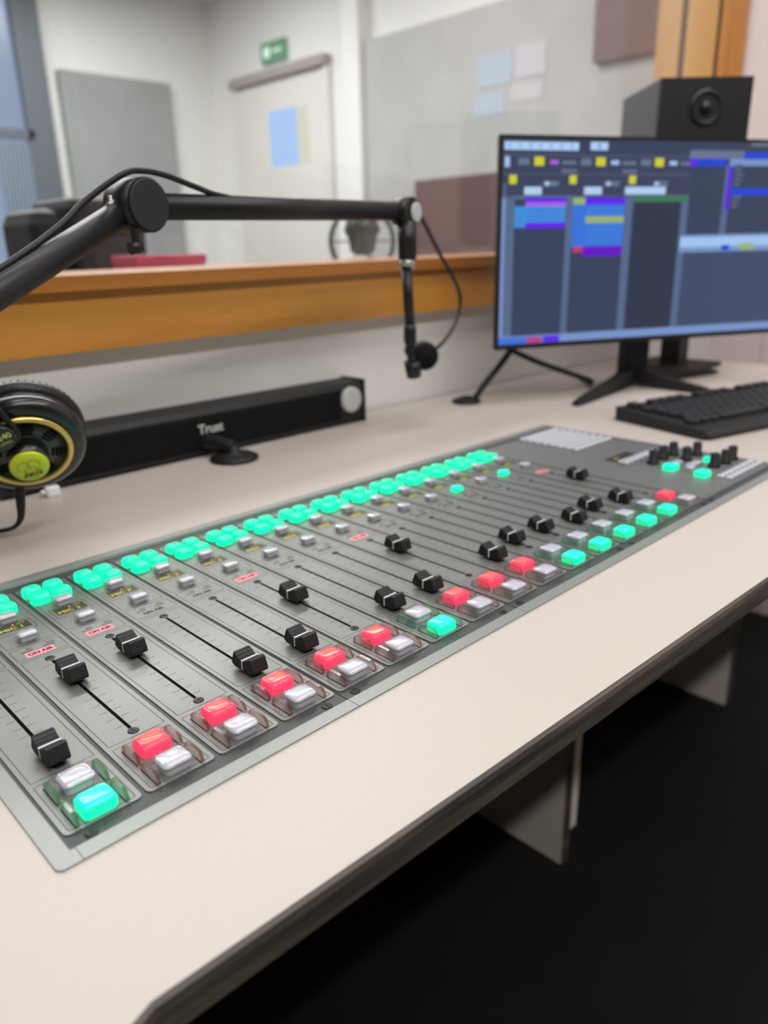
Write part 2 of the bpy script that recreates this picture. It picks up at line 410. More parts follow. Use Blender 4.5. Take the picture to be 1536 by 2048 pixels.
b = MB(); b.lathe([(.012, -.04), (.03, -.03), (.034, 0), (.045, .02), (.036, .045), (.02, .06)], (0, 0, .268), (0, 0, 1), 'mic_grey', 24); b.build('capsule', t)
b = MB(); b.cyl((0, 0, .006), (0, 0, .184), .008, 'mic_grey'); b.lathe([(.07, 0), (.07, .006), (.02, .012)], (0, 0, 0), (0, 0, 1), 'mic_grey', 30); b.build('table_stand', t)
for a in range(6):
    e1, e2 = frame(n); dd = math.cos(a * math.pi / 3) * e1 + math.sin(a * math.pi / 3) * e2
    b = MB(); p = Vector((0, 0, .262)); b.cyl(p + dd * .03, p + dd * .078, .002, 'mic_grey', seg=6); b.build('elastic', t)

# ------------------------------------------------------------------ the desk
t = thing('studio_desk', 'white laminate studio desk with dark edge carrying the mixing console', 'desk', (0, 0, FL))
DT = Z0 - .001
def edge_y(x): return -.2626 - .034 * (x + .03)
out = [(1.566, .415), (-.95, .415), (-.95, -1.3), (-.0625, -1.3), (-.0625, -.315), (-.0605, -.297), (-.0555, -.281), (-.047, -.270), (-.0393, -.2657), (-.03, -.2626), (0, edge_y(0)), (.4, edge_y(.4)), (1.566, edge_y(1.566))]
b = MB(); lo = [b.v((x, y, DT - .018)) for x, y in out]; hi = [b.v((x, y, DT)) for x, y in out]
b.face(hi, 'laminate'); b.face(lo[::-1], 'underside')
for i in range(len(out)):
    j = (i + 1) % len(out); b.face([lo[i], lo[j], hi[j], hi[i]], 'edge')
b.build('worktop', t)
# edge band: a thin profile that stands a little proud of the worktop's front
b = MB()
fr = out[3:]
pr = [(0.0, -.0004), (.0022, -.0012), (.0030, -.0045), (.0026, -.010), (.0026, -.0172), (.0, -.018)]
P2 = [Vector((x, y, 0)) for x, y in fr]; ls = []
for i, p in enumerate(P2):
    tg = (P2[min(i + 1, len(P2) - 1)] - P2[max(i - 1, 0)]).normalized(); nn = Vector((tg.y, -tg.x, 0))
    ls.append([p + nn * o_ + Vector((0, 0, DT + h)) for o_, h in pr])
b.loops(ls, 'edge', True, True, False)
tag(b.build('edge_band', t), 'dark wood-grain edge band')
for x in (.802, 1.454):
    b = MB(); b.box(x, x + .018, .074, .40, 0, DT - .019, 'leg_white'); b.box(x, x + .018, .072, .074, 0, DT - .019, 'edge'); b.build('leg_panel', t)
b = MB(); b.box(.820, .866, .088, .10, .035, DT - .019, 'leg_white'); b.build('drawer_front', t)
b = MB(); b.box(-.9, -.882, -1.2, .35, 0, DT - .019, 'leg_white'); b.build('leg_panel', t)

# ------------------------------------------------------------------ mixing console
PITCH = 0.0402
con = thing('mixing_console', 'flush mounted broadcast mixing console with sixteen fader strips on white desk', 'mixing console', (0, 0, 0))
X0, X1 = -.0205, .7965
b = MB(); b.box(X0, X1, -.1735, .134, -.001, -.0007, 'base'); tag(b.build('base_plate', con), 'dark grey plate under the silver strips')
# frame of pale aluminium
b = MB()
fo = [(-.0295, .142), (-.0295, -.178)]
b.loops([[(-.0295, .142, z), (-.0295, -.1795, z), (-.0290, -.1815, z), (-.0270, -.1830, z), (-.0185, -.1830, z), (-.0185, -.1738, z), (-.0207, -.1738, z), (-.0207, .142, z)] for z in (-.001, .0001)], 'trim')
b.build('frame_end', con)
for i, (a, c) in enumerate(((-.0182, .1400), (.1404, .2998), (.3002, .4598), (.4602, .6198), (.6202, .8025))):
    b = MB(); b.box(a, c, -.1830, -.1738, -.001, .0001, 'trim'); b.build('frame_front', con)
b = MB(); b.box(.797, .8025, -.1736, .142, -.001, .0001, 'trim'); b.build('frame_end', con)
b = MB(); b.box(-.0205, .797, .1352, .1435, -.001, .0020, 'trim'); b.box(-.0205, .797, .1344, .1352, -.001, .0021, 'trim_edge'); b.build('frame_back', con)

# --- shared meshes of the small parts
def key_mesh(name, w, d, h, core, hot, shell=True, split=True):
    b = MB()
    r = min(w, d) * .2
    R = b.rrect; sh = 'cap_shell' if core == 'cap_white' else 'cap_shell_lit'
    lit = core != 'cap_white'
    k = .00045 if shell else 0
    if lit or not shell:
        b.loops([R(0, 0, w - 2 * k, d - 2 * k, r, 0), R(0, 0, w - 2 * k, d - 2 * k, r, h * .62), R(0, 0, w * .93 - 2 * k, d * .92 - 2 * k, r, h * .76)], core, True, False, True)
        mid_ = core if core == 'cap_red' else hot
        b.loops([R(0, 0, w * .93 - 2 * k, d * .92 - 2 * k, r, h * .76), R(0, 0, w * .82, d * .8, r, h * .87), R(0, 0, w * .60, d * .55, r, h * .925)], mid_, False, False, True)
        b.loops([R(0, 0, w * .60, d * .55, r, h * .925), R(0, 0, w * .3, d * .28, r * .4, h * .95)], hot, False, True, True)
    else:   # unlit: a thin frosted lens near the top of a clear cap, a paler block below
        b.loops([R(0, 0, w * .80, d * .78, r, .0002), R(0, 0, w * .80, d * .78, r, h * .50)], 'cap_block', True, True, False)
        b.loops([R(0, 0, w * .90, d * .88, r, h * .58), R(0, 0, w * .90, d * .88, r, h * .72), R(0, 0, w * .80, d * .78, r, h * .86), R(0, 0, w * .5, d * .45, r, h * .92), R(0, 0, w * .2, d * .2, r * .3, h * .93)], hot, True, True, True)
    if shell:
        b.loops([R(0, 0, w, d, r * .7, 0), R(0, 0, w, d, r * .7, h * .74)], sh, False, False, False)
        b.loops([R(0, 0, w, d, r * .7, h * .74), R(0, 0, w * .96, d * .95, r * .7, h * .86), R(0, 0, w * .84, d * .82, r, h * .96), R(0, 0, w * .6, d * .55, r, h * .99), R(0, 0, w * .2, d * .2, r * .3, h)], sh, False, True, True)
    return b.mesh(name)
K = {}
for kind, (c, hcol) in dict(white=('cap_white', 'cap_white'), green=('cap_green', 'cap_green_hot'), red=('cap_red', 'cap_red_hot')).items():
    K['big_' + kind] = key_mesh('big_key_' + kind, .0178, .0150, .0072, c, hcol)
    K['mid_' + kind] = key_mesh('mid_key_' + kind, .0135, .0098, .0062, c, hcol)
    K['small_' + kind] = key_mesh('small_key_' + kind, .0075, .0065, .0040, c, hcol, shell=False)
def source_mesh():
    b = MB(); R = b.rrect; w, d, h, r = .0138, .0118, .0070, .0040
    b.loops([R(0, 0, w, d, r, 0), R(0, 0, w, d, r, h * .62), R(0, 0, w * .94, d * .94, r, h * .8), R(0, 0, w * .8, d * .8, r * .8, h * .92), R(0, 0, w * .5, d * .5, r * .5, h), R(0, 0, w * .1, d * .1, r * .1, h)], 'cap_green', True, True, True)
    b.box(-.0042, .0042, -.0002, .0002, h * .9, h + .0001, 'cap_green_hot')
    b.loops([R(0, 0, w + .0008, d + .0008, r, 0), R(0, 0, w + .0008, d + .0008, r, h * .7), R(0, 0, w * .96, d * .96, r, h * .9), R(0, 0, w * .6, d * .6, r * .6, h * 1.05)], 'cap_shell_lit', False, True, True)
    return b.mesh('source_key')
K['source'] = source_mesh()
def guard_mesh(face, rim):
    b = MB(); L, H, T = .0168, .0056, .0019
    prof = [(-L / 2, 0)]
    for i in range(9):
        a = math.pi - math.pi * i / 8 / 2 * 1.0
    prof = [(L / 2, 0), (L / 2, H * .42), (L / 2 - .0012, H * .78), (L / 2 - .0030, H), (-L / 2 + .0045, H), (-L / 2 + .0020, H * .86), (-L / 2 + .0005, H * .52), (-L / 2, H * .2), (-L / 2, 0)]
    A = [b.v((-T / 2, y, z)) for y, z in prof]; B = [b.v((T / 2, y, z)) for y, z in prof]
    b.face(A, face); b.face(B[::-1], face)
    for i in range(len(prof) - 1): b.face([A[i], A[i + 1], B[i + 1], B[i]], rim)
    b.rect(-T / 2 - .0004, -T / 2 + .0002, -L / 2 - .0003, L / 2 + .0003, .00006, 'slot')
    return b.mesh('guard')
K['guard_red'] = guard_mesh('guard_red', 'guard_rim'); K['guard_green'] = guard_mesh('guard_green', 'guard_green_rim')
def knob_mesh():
    b = MB(); W = .0114
    pr = [(-11.5, 3.4), (-11.4, 5.0), (-8.9, 11.4), (-8.1, 11.9), (-6.8, 11.6), (-4.4, 9.9), (-2.3, 8.9), (-.5, 8.6), (.5, 8.6), (2.3, 8.9), (4.4, 9.9), (6.8, 11.6), (8.1, 11.9), (8.9, 11.4), (11.4, 5.0), (11.5, 3.4), (8.4, 1.8), (-8.4, 1.8)]
    for s0, s1, e in ((-W / 2, W / 2, 0),):
        rings = []
        for x, k in ((-W / 2, .95), (-W / 2 + .0006, 1.0), (W / 2 - .0006, 1.0), (W / 2, .95)):
            rings.append([(x, y * mm * k, (z - 6) * mm * k + 6 * mm) for y, z in pr])
        b.loops(rings, 'knob')
    e = .0001
    b.box(-W / 2 - e, W / 2 + e, -.0005, .0005, .0083, .0088, 'white_line')
    b.box(-W / 2 - e, -W / 2 + e, -.0005, .0005, .0024, .0087, 'white_line')
    b.box(W / 2 - e, W / 2 + e, -.0005, .0005, .0024, .0087, 'white_line')
    for s in (1, -1):
        for y, z in ((6.9, 11.65), (4.9, 10.2), (2.9, 9.15)):
            b.box(-W / 2 + .0003, W / 2 - .0003, (s * y - .28) * mm, (s * y + .28) * mm, (z - .2) * mm, (z + .16) * mm, 'groove')
    b.rbox(0, 0, .0068, .0105, .0003, .002, .003, 'slot')
    return b.mesh('fader_knob')
K['knob'] = knob_mesh()
def screw_mesh(r):
    b = MB(); b.lathe([(r, 0), (r, .00022), (r * .86, .00042), (r * .5, .0005)], (0, 0, 0), (0, 0, 1), 'screw', 24)
    for a, c in ((r * .62, r * .14), (r * .14, r * .62)): b.box(-a, a, -c, c, .0004, .00055, 'screw_cross')
    return b.mesh('screw')
K['screw'] = screw_mesh(.0031)
K['screw_small'] = screw_mesh(.0022)

OFF_LIT = {0, 6, 10, 11, 12, 13, 14}; AIR_LIT = {1, 2, 5, 8, 15}; CUE_LIT = {12, 14}
KY = [-103.8, -35, -32, -106, -106, -46, -106, -106, -34.5, -104.5, -93.7, -95.8, -104.7, -96.7, -106.5, -32]
NAMES = {1: 'MIC 1', 2: 'MIC 2', 3: 'MIC P', 4: 'MIC 3', 5: 'MIC 4'}
ZP = .00004
def strip_mesh():
    b = MB()
    b.rbox(0, -.0212, .0376, .2866, -.0006, 0, .0030, 'panel', seg=5)
    ol = lambda x0, x1, y0, y1, r=.0011: b.outline((x0 + x1) / 2 * mm, (y0 + y1) / 2 * mm, (x1 - x0) * mm, (y1 - y0) * mm, r, .0004, ZP, 'ink')
    ol(-16.4, 16.2, 30, 120); ol(-14, 12.6, 51.3, 69.8); ol(-16.4, 16.2, 8.4, 26.6); ol(-16.4, 16.2, -117.4, 5.6); ol(-16.4, 16.2, -162.2, -120.8)
    b.text('SELECT', .2 * mm, 71.4 * mm - .0035, .0030, ZP, 'ink', bold=.02); b.text('CUE', .6 * mm, 31.8 * mm, .0030, ZP, 'ink', bold=.02)
    for s, x, y in (('DYN', -7.2, 19.0), ('EQ', -4.6, 22.4), ('GAIN', 7.2, 19.0), ('BAL', 9.0, 22.4)): b.text(s, x * mm, y * mm, .0031, ZP, 'ink', bold=.03)
    for x, y in ((-11.6, 19.2), (-8.2, 22.6), (1.8, 19.2), (5.0, 22.6)): b.disc((x * mm, y * mm, ZP), (0, 0, 1), .0009, 'led_off', 12)
    b.rect(-.0010, .0010, -.1086, -.0040, ZP * 1.5, 'slot')
    for i in range(11):
        y = -9 - 9.48 * i; l = 8.2 if i % 2 == 0 else 6.4
        if i > 5: l = 6.6
        for sgn in (-1, 1): b.rect(min(sgn * 1.6, sgn * l) * mm, max(sgn * 1.6, sgn * l) * mm, (y - .19) * mm, (y + .19) * mm, ZP, 'ink')
    return b.mesh('channel_strip')
SM = strip_mesh()
def air_mesh(lit):
    b = MB()
    if lit: b.rect(-.0098, .0083, .0099, .0169, ZP * 1.5, 'air_lit')
    b.text('ON AIR', -.0006, .0134, .0050, ZP * 3, 'air_text' if lit else 'air_text_off', bold=.055, sx=.92)
    return b.mesh('on_air_sign')
AIR = {True: air_mesh(True), False: air_mesh(False)}
def lcd_mesh(s):
    b = MB(); b.rect(-.0115, .0104, .0560, .0680, ZP * 1.5, 'lcd')
    b.rect(-.0005, .0009, .0650, .0664, ZP * 3, 'lcd_text')
    for i in range(6): b.rect(.0025 + i * .001, .0030 + i * .001, .0652, .0657 + (i % 3) * .0003, ZP * 3, 'lcd_text')
    if s: b.text(s, -.0022, .0596, .0062, ZP * 3, 'lcd_text', bold=.0, sx=1.05)
    else:
        for i, x in enumerate((-8.6, -6.0, -3.4, -.8, 1.8)): b.rect(x * mm, (x + 1.3) * mm, .0576, .0614, ZP * 3, 'lcd_text')
    return b.mesh('display')
BLANK = lcd_mesh(None)
for k in range(16):
    x = k * PITCH
    st = put(SM, 'channel_strip', con, (x, 0, 0))
    for lx in (-11.2, 4.8):
        for y in (89.6, 106.0): tag(put(K['source'], 'source_button', st, (lx * mm, y * mm, 0)), 'button glowing green')
    put(K['mid_white'], 'select_button', st, (-.0002, .0748, 0))
    o = put(K['mid_green' if k in CUE_LIT else 'mid_white'], 'cue_button', st, (.0000, .0372, 0))
    if k in CUE_LIT: tag(o, 'cue button glowing green')
    put(lcd_mesh(NAMES[k]) if k in NAMES else BLANK, 'display', st)
    o = put(AIR[k in AIR_LIT], 'on_air_sign', st)
    if k in AIR_LIT: tag(o, 'pink lit sign reading ON AIR')
    tag(put(K['knob'], 'fader_knob', st, (0, KY[k] * mm, 0)), 'black fader cap with white line')
    for y in (.0, -.1122): put(K['screw'], 'screw', st, (0, y, 0))
    lit_off = k in OFF_LIT
    o = put(K['big_white' if lit_off else 'big_red'], 'on_button', st, (0, -.1335, 0)); tag(o, 'clear unlit button' if lit_off else 'button glowing red')
    o = put(K['big_green' if lit_off else 'big_white'], 'off_button', st, (0, -.1552, 0)); tag(o, 'button glowing green' if lit_off else 'clear unlit button')
    for sx in (-1, 1):
        for y in (-.1338, -.1542): put(K['guard_green' if lit_off else 'guard_red'], 'button_guard', st, (sx * .0120, y, 0))
for x in (-.0092, .1280, .1496, .2895, .3093, .4510, .4690, .6110, .6290, .7850): put(K['screw'], 'screw', con, (x, -.1695, -.0006))
# dark seams between the four-fader blocks
for x in (.1406, .3014, .4622, .6230):
    b = MB(); b.box(x - .0002, x + .0002, -.1735, .134, -.0007, -.00055, 'slot'); b.build('block_seam', con)

# monitor section on the right
mp = MB(); mp.rbox(.7095, -.0212, .1710, .2866, -.0006, 0, .003, 'panel', seg=5)
mp.outline(.7095, -.0212, .165, .280, .002, .0003, ZP, 'ink')
mp.outline(.744, .072, .094, .098, .002, .0003, ZP, 'ink')
mp = mp.build('monitor_section', con)
for i in range(10):
    for j in range(8):
        put(K['small_white'], 'keypad_button', mp, (.7060 + i * .0085, .034 + j * .0115, 0))
b = MB(); b.rbox(.7150, -.0240, .050, .0200, .00002, .0006, .001, 'lcd'); b.rect(.694, .706, -.030, -.0285, .00065, 'lcd_text'); b.rect(.700, .709, -.022, -.0208, .00065, 'lcd_text'); b.build('display', mp)
for i in range(6): put(K['mid_white'], 'selector_button', mp, (.6835 + i * .0115, -.0435, 0), (0, 0, math.pi / 2))
def rotary():
    b = MB(); b.lathe([(.0072, 0), (.0070, .003), (.0054, .0045), (.0050, .0155), (.0042, .0165), (.001, .0167)], (0, 0, 0), (0, 0, 1), 'knob', 24)
    b.box(-.0005, .0005, .001, .0052, .0160, .0169, 'white_line'); return b.mesh('rotary_knob')
RK = rotary()
for x, y in ((.712, -.064), (.738, -.063), (.762, -.064), (.750, -.086), (.780, -.085), (.744, -.1215), (.766, -.1245), (.788, -.1235)): put(RK, 'rotary_knob', mp, (x, y, 0))
for x, y, c in ((.703, -.090, 'green'), (.701, -.1275, 'green'), (.762, -.107, 'green'), (.712, -.1085, 'white'), (.7245, -.1045, 'white'), (.7225, -.088, 'white'), (.736, -.105, 'white')):
    o = put(K[('big_' if c == 'green' and x < .71 else 'mid_') + c], 'talk_button', mp, (x, y, 0))
    if c == 'green': tag(o, 'talk button glowing green')
for i in range(8):
    for j in range(2): put(K['small_white'], 'preset_button', mp, (.707 + i * .0112, -.1455 - j * .009, 0))

# ------------------------------------------------------------------ microphone arm
EL = Vector((.229, .163, .281)); ax = Vector((math.sin(math.radians(13)), -math.cos(math.radians(13)), 0))
arm = thing('microphone_arm', 'black jointed microphone arm reaching over the console from the left', 'microphone arm', (-.105, .094, 0))
O = Vector((-.105, .094, 0))
def L(p): return Vector(p) - O
in_arm = lambda p: Vector(p)
PA = EL - ax * .012
BOT = Vector((-.105, .094 - .0, .125)) 
LOW = Vector((-.10, .087, .1265))
b = MB(); b.lathe([(.045, 0), (.045, .012), (.03, .018), (.016, .02), (.016, .115), (.02, .118), (.02, .14), (.012, .145)], (0, 0, 0), (0, 0, 1), 'arm', 32); b.build('desk_post', arm)
b = MB(); b.cyl(L(LOW), L(PA), .0112, 'arm', seg=28)
b.build('lower_tube', arm)
b = MB(); b.cyl(L(PA - ax * .012), L(EL + ax * .006), .0215, 'arm', seg=40); b.lathe([(.0205, 0), (.0205, .0015), (.0195, .0022)], L(EL + ax * .006), ax, 'black_soft', 40)
b.build('elbow_joint', arm)
d1 = (PA - LOW).normalized()
b = MB(); p = PA - d1 * .026 + Vector((0, 0, .012)); b.cyl(L(p - d1 * .004), L(p + d1 * .006), .0022, 'silver', seg=10); b.cyl(L(p + Vector((0, 0, -.004))), L(p + Vector((0, 0, .006))), .0016, 'silver', seg=10); b.build('spring_bolt', arm)
EN = Vector((.640, .2575, .287)); PB = EN - ax * .006
b = MB(); b.cyl(L(PA), L(PB), .0112, 'arm', seg=28); b.build('upper_tube', arm)
b = MB(); b.cyl(L(EN - ax * .016), L(EN + ax * .008), .0165, 'arm', seg=32); b.build('end_joint', arm)
b = MB(); b.lathe([(.012, 0), (.012, .002), (.010, .0028)], L(EN + ax * .008 + Vector((.006, 0, -.002))), ax, 'pale_disc', 28); b.box(0, 0, 0, 0, 0, 0, 'black'); tag(b.build('end_badge', arm), 'pale round badge')
H1 = Vector((.6395, .2575, .275)); H2 = Vector((.640, .2575, .229)); H3 = Vector((.6375, .257, .219)); H4 = Vector((.6445, .2588, .143))
b = MB(); b.cyl(L(H1), L(H2), .0125, 'arm', .0115, seg=24); b.build('swivel_socket', arm)
b = MB(); b.cyl(L(H2), L(H3), .0105, 'silver', seg=24); tag(b.build('collar', arm), 'silver ring collar')
b = MB(); b.cyl(L(H3), L(H4), .0068, 'arm', seg=20); b.lathe([(.0075, 0), (.0085, .006), (.0085, .022), (.006, .028)], L(H4 + Vector((0, 0, .004))), (0, 0, -1), 'arm', 20); b.build('drop_rod', arm)
dl = (PA - LOW); cp = []
for q_, off in ((.10, .012), (.35, .0125), (.55, .0125), (.70, .0135), (.80, .0165), (.88, .022)): cp.append(LOW + dl * q_ + Vector((-.3 * off, .05 * off, .95 * off)))
cp += [Vector(p) for p in ((.212, .160, .3035), (.232, .165, .3075), (.258, .172, .3055), (.290, .181, .2985), (.325, .193, .2925), (.40, .215, .288), (.50, .239, .289), (.60, .263, .294), (.648, .264, .298), (.668, .264, .286), (.720, .2735, .235), (.766, .284, .195), (.782, .288, .168), (.770, .286, .140), (.735, .279, .115), (.695, .270, .103))]
b = MB(); b.tube([L(p) for p in cp], .0026, 'cable', 10, 8); b.build('cable', arm)
b = MB(); p = EL + Vector((-.014, -.006, -.026)); b.rbox(L(p).x, L(p).y, .006, .006, p.z - .012, p.z + .008, .002, 'arm'); b.cyl(L(p + Vector((-.006, 0, -.008))), L(p + Vector((.004, 0, -.006))), .005, 'arm', seg=14); b.build('cable_clip', arm)

t = thing('broadcast_microphone', 'small black round-headed microphone hanging from the arm in front of the wall', 'microphone', (.650, .260, .085))
O2 = Vector((.650, .260, .085)); axm = Vector((-.50, -.84, -.02)).normalized()
hc = Vector((.676, .266, .103)) - O2
b = MB(); b.lathe([(.006, -.055), (.012, -.052), (.013, -.02), (.016, -.012), (.0195, -.004), (.0195, .008), (.017, .014), (.010, .018), (.001, .019)], hc, axm, 'black_soft', 32); b.build('microphone_body', t)
b = MB(); b.lathe([(.0185, 0), (.0195, .004), (.0185, .010), (.013, .016), (.001, .018)], hc + axm * .006, axm, 'grille', 32); b.build('head_grille', t)
b = MB(); b.tube([Vector((.6445, .2588, .122)) - O2, Vector((.646, .259, .106)) - O2, Vector((.655, .262, .096)) - O2, hc - axm * .02], .006, 'arm', 12); b.cyl(Vector((.652, .262, .098)) - O2, Vector((.656, .263, .076)) - O2, .012, 'arm', .010, seg=18); b.build('cradle', t)

# ------------------------------------------------------------------ headphones and their stand
HC = Vector((.117, .2055, .085))
n = Vector((-.28, -.837, -.47)).normalized()
e1 = Vector((0, 0, 1)).cross(n).normalized(); e2 = n.cross(e1)
def cupT(roll, c=HC, nn=n):
    a1 = Vector((0, 0, 1)).cross(nn).normalized(); a2 = nn.cross(a1)
    c_, s_ = math.cos(roll), math.sin(roll)
    f1 = a1 * c_ + a2 * s_; f2 = -a1 * s_ + a2 * c_
    m = Matrix.Identity(4)
    for i in range(3): m[i][0] = f1[i]; m[i][1] = f2[i]; m[i][2] = nn[i]; m[i][3] = c[i]
    return m
HO = Vector((.06, .26, 0))
hp = thing('headphones', 'black studio headphones with gold ring and lime badge at the left edge', 'headphones', (HO.x, HO.y, 0))
def build_cup(c, nn, roll, front=True):
    T = Matrix.Translation(-HO) @ cupT(roll, c, nn)
    b = MB(); b.T = T
    b.lathe([(.034, -.004), (.036, -.0015), (.044, -.003), (.0485, -.007), (.0495, -.012), (.0490, -.017), (.046, -.0185), (.046, -.020), (.0475, -.021), (.0475, -.0225), (.042, -.024)], (0, 0, 0), (0, 0, 1), 'phone_shell', 64)
    cup = b.build('cup_housing', hp)
    b = MB(); b.T = T
    b.lathe([(.028, -.023), (.046, -.0225), (.0500, -.0255), (.0512, -.030), (.0500, -.0345), (.045, -.038), (.034, -.038), (.028, -.034)], (0, 0, 0), (0, 0, 1), 'leather', 64, cap0=False, cap1=False)
    for i in range(56):
        a = 2 * math.pi * i / 56; b.lathe([(.0008, -.001), (.0008, .001)], (.0496 * math.cos(a), .0496 * math.sin(a), -.0343), (math.cos(a), math.sin(a), 0), 'leather', 6)
    b.build('ear_pad', hp)
    if not front: return T
    b = MB(); b.T = T; b.lathe([(.0326, -.0025), (.0326, .0004), (.0342, .0016), (.0366, .0012), (.0374, -.001)], (0, 0, 0), (0, 0, 1), 'gold', 64, cap0=False, cap1=False); tag(b.build('gold_ring', hp), 'gold ring around the grille')
    b = MB(); b.T = T; b.lathe([(.0338, -.0016), (.020, -.0006), (.012, .0004)], (0, 0, 0), (0, 0, 1), 'vent_shell', 48)
    for i in range(8):
        a = 2 * math.pi * (i + .5) / 8
        for q in range(4):
            r = .0205 + q * .0030; hw = .0042 if q in (0, 3) else .0052
            d_ = Vector((math.cos(a), math.sin(a), 0)); t_ = Vector((-math.sin(a), math.cos(a), 0)); z_ = Vector((0, 0, -.0002 - .0006 * q / 4))
            b.poly([d_ * (r - .0010) - t_ * hw + z_, d_ * (r + .0010) - t_ * hw + z_, d_ * (r + .0010) + t_ * hw + z_, d_ * (r - .0010) + t_ * hw + z_], 'slot')
    b.build('vent_plate', hp)
    b = MB(); b.T = T; b.lathe([(.0165, -.001), (.0165, .010), (.0150, .016)], (0, 0, 0), (0, 0, 1), 'phone_shell', 36); b.build('hub', hp)
    b = MB(); b.T = T; b.lathe([(.0153, .0155), (.0156, .0175), (.0148, .0192), (.010, .0200), (.001, .0203)], (0, 0, 0), (0, 0, 1), 'lime', 40)
    Tn = T
    zz = .0206
    # badge: three overlapping rings with scalloped outlines and the maker's letters
    def ring(cx, cy, r, lobes=0):
        N = 48; P_ = []
        for i in range(N + 1):
            a = 2 * math.pi * i / N; rr = r * (1 + (.07 * abs(math.sin(lobes * a / 2)) if lobes else 0)); P_.append((cx + rr * math.cos(a), cy + rr * math.sin(a)))
        for (x0, y0), (x1, y1) in zip(P_, P_[1:]):
            dx, dy = x1 - x0, y1 - y0; l = math.hypot(dx, dy); nx, ny = -dy / l * .00014, dx / l * .00014
            b.poly([(x0 - nx, y0 - ny, zz), (x1 - nx, y1 - ny, zz), (x1 + nx, y1 + ny, zz), (x0 + nx, y0 + ny, zz)], 'lime_print')
    ring(-.0040, .0030, .0048, 5); ring(.0040, .0030, .0048, 5); ring(0, -.0020, .0046, 0)
    b.text('AKG', 0, -.0068, .0066, zz, 'lime_print', bold=.02, sx=1.15)
    b.text('BY HARMAN', 0, -.0108, .0015, zz, 'lime_print')
    tag(b.build('badge_cap', hp), 'lime yellow badge cap')
    return T
T1 = build_cup(HC, n, math.radians(16))
n2 = Vector((-.22, .95, -.10)).normalized(); HC2 = Vector((.050, .372, .100))
build_cup(HC2, n2, 0, False)
# yoke on the near cup: flat spoke, oval tag and two wires up to the headband
w_ = Vector((-.285, .958, 0)).normalized()
b = MB(); b.T = T1
side = Vector((-w_.y, w_.x, 0))
pts0 = [w_ * .010 - side * .006 + Vector((0, 0, .006)), w_ * .040 - side * .0055 + Vector((0, 0, .009)), w_ * .040 + side * .0055 + Vector((0, 0, .009)), w_ * .010 + side * .006 + Vector((0, 0, .006))]
b.loops([[p + Vector((0, 0, h)) for p in pts0] for h in (-.003, .001)], 'phone_shell'); b.build('yoke', hp)
b = MB(); b.T = T1; tc_ = w_ * .033 + Vector((0, 0, .0095))
b.lathe([(.0125, 0), (.0125, .003), (.0115, .004)], tc_, (0, 0, 1), 'phone_shell', 32)
b.text('K 240', tc_.x + .0004, tc_.y + .002, .0076, tc_.z + .0042, 'tag_text', rot=.1, bold=.03); b.text('STUDIO', tc_.x + .0006, tc_.y - .0045, .0042, tc_.z + .0042, 'tag_text', rot=.1)
b.build('model_tag', hp)
APX = Vector((-.005, .262, .262))
def W1(p): return (T1 @ Vector(p))
c1p = W1(w_ * .036 + side * .013 + Vector((0, 0, .006))); c1q = W1(w_ * .036 - side * .013 + Vector((0, 0, .006)))
T2 = Matrix.Translation(-HO) @ cupT(0, HC2, n2)
c2 = T2 @ Vector((0, .04, .004)); AP = APX - HO
for q, dx in ((c1p, .006), (c1q, -.006)):
    b = MB(); u0 = W1(w_ * .014 + Vector((0, 0, .008)))
    b.tube([u0 + (q - u0) * .25, q, q + (AP - q) * .45 + Vector((-.002, -.034, .012)), AP + Vector((dx, 0, .012)), c2 + (AP - c2) * .45 + Vector((dx, .03, .015)), c2], .0027, 'cable', 10, 8); b.build('headband_wire', hp)
b = MB()
q1 = W1(w_ * .044 + Vector((0, 0, .008))); 
path = spline([q1, q1 + (AP - q1) * .5 + Vector((0, -.022, .004)), AP, c2 + (AP - c2) * .5 + Vector((0, .02, .006)), c2], 8)
ls = []
for i, p in enumerate(path):
    tg = (path[min(i + 1, len(path) - 1)] - path[max(i - 1, 0)]).normalized(); s_ = tg.cross(Vector((.9, .35, .1))).normalized(); wd = Vector((.92, .38, 0)) * (.012)
    ls.append([p - wd - s_ * .0012, p + wd - s_ * .0012, p + wd + s_ * .0012, p - wd + s_ * .0012])
b.loops(ls, 'leather'); b.build('head_strap', hp)
b = MB(); cc = Vector((.104, .2035, .048)) - HO
b.tube([Vector(p) - HO for p in ((.1172, .2400, .0530), (.1160, .2400, .0420), (.1143, .2397, .0273), (.1118, .2387, .0185), (.1075, .2440, .0110), (.1010, .2600, .0050), (.0800, .2800, .0025), (.0300, .3050, .0025), (-.0500, .3200, .0025), (-.1200, .3400, .0025))], lambda s: .0046 - .0026 * min(1, max(0, s * 3 - .3)), 'cable', 10, 8); b.build('cable', hp)

t = thing('headphone_stand', 'slim black stand holding the headphones, left of the frame', 'headphone stand', (-.02, .262, 0))
b = MB(); b.lathe([(.05, 0), (.05, .006), (.04, .010)], (0, 0, 0), (0, 0, 1), 'black', 32); b.build('stand_base', t)
b = MB(); b.cyl((0, 0, .010), (0, 0, .245), .005, 'black'); b.build('pole', t)
b = MB(); b.tube([(-.012, 0, .252), (0, 0, .248), (.015, 0, .2475), (.03, 0, .252)], .005, 'black', 12); b.build('cradle', t)
t = thing('cable_plug', 'small white plug lying on the desk below the headphones', 'plug', (.186, .352, 0))
b = MB(); b.rbox(-.002, 0, .015, .010, 0, .010, .003, 'white_line', .002); b.build('plug_body', t)
b = MB(); b.cyl((-.0095, 0, .005), (-.014, .001, .005), .0022, 'white_line', seg=12); b.build('plug_lead', t)

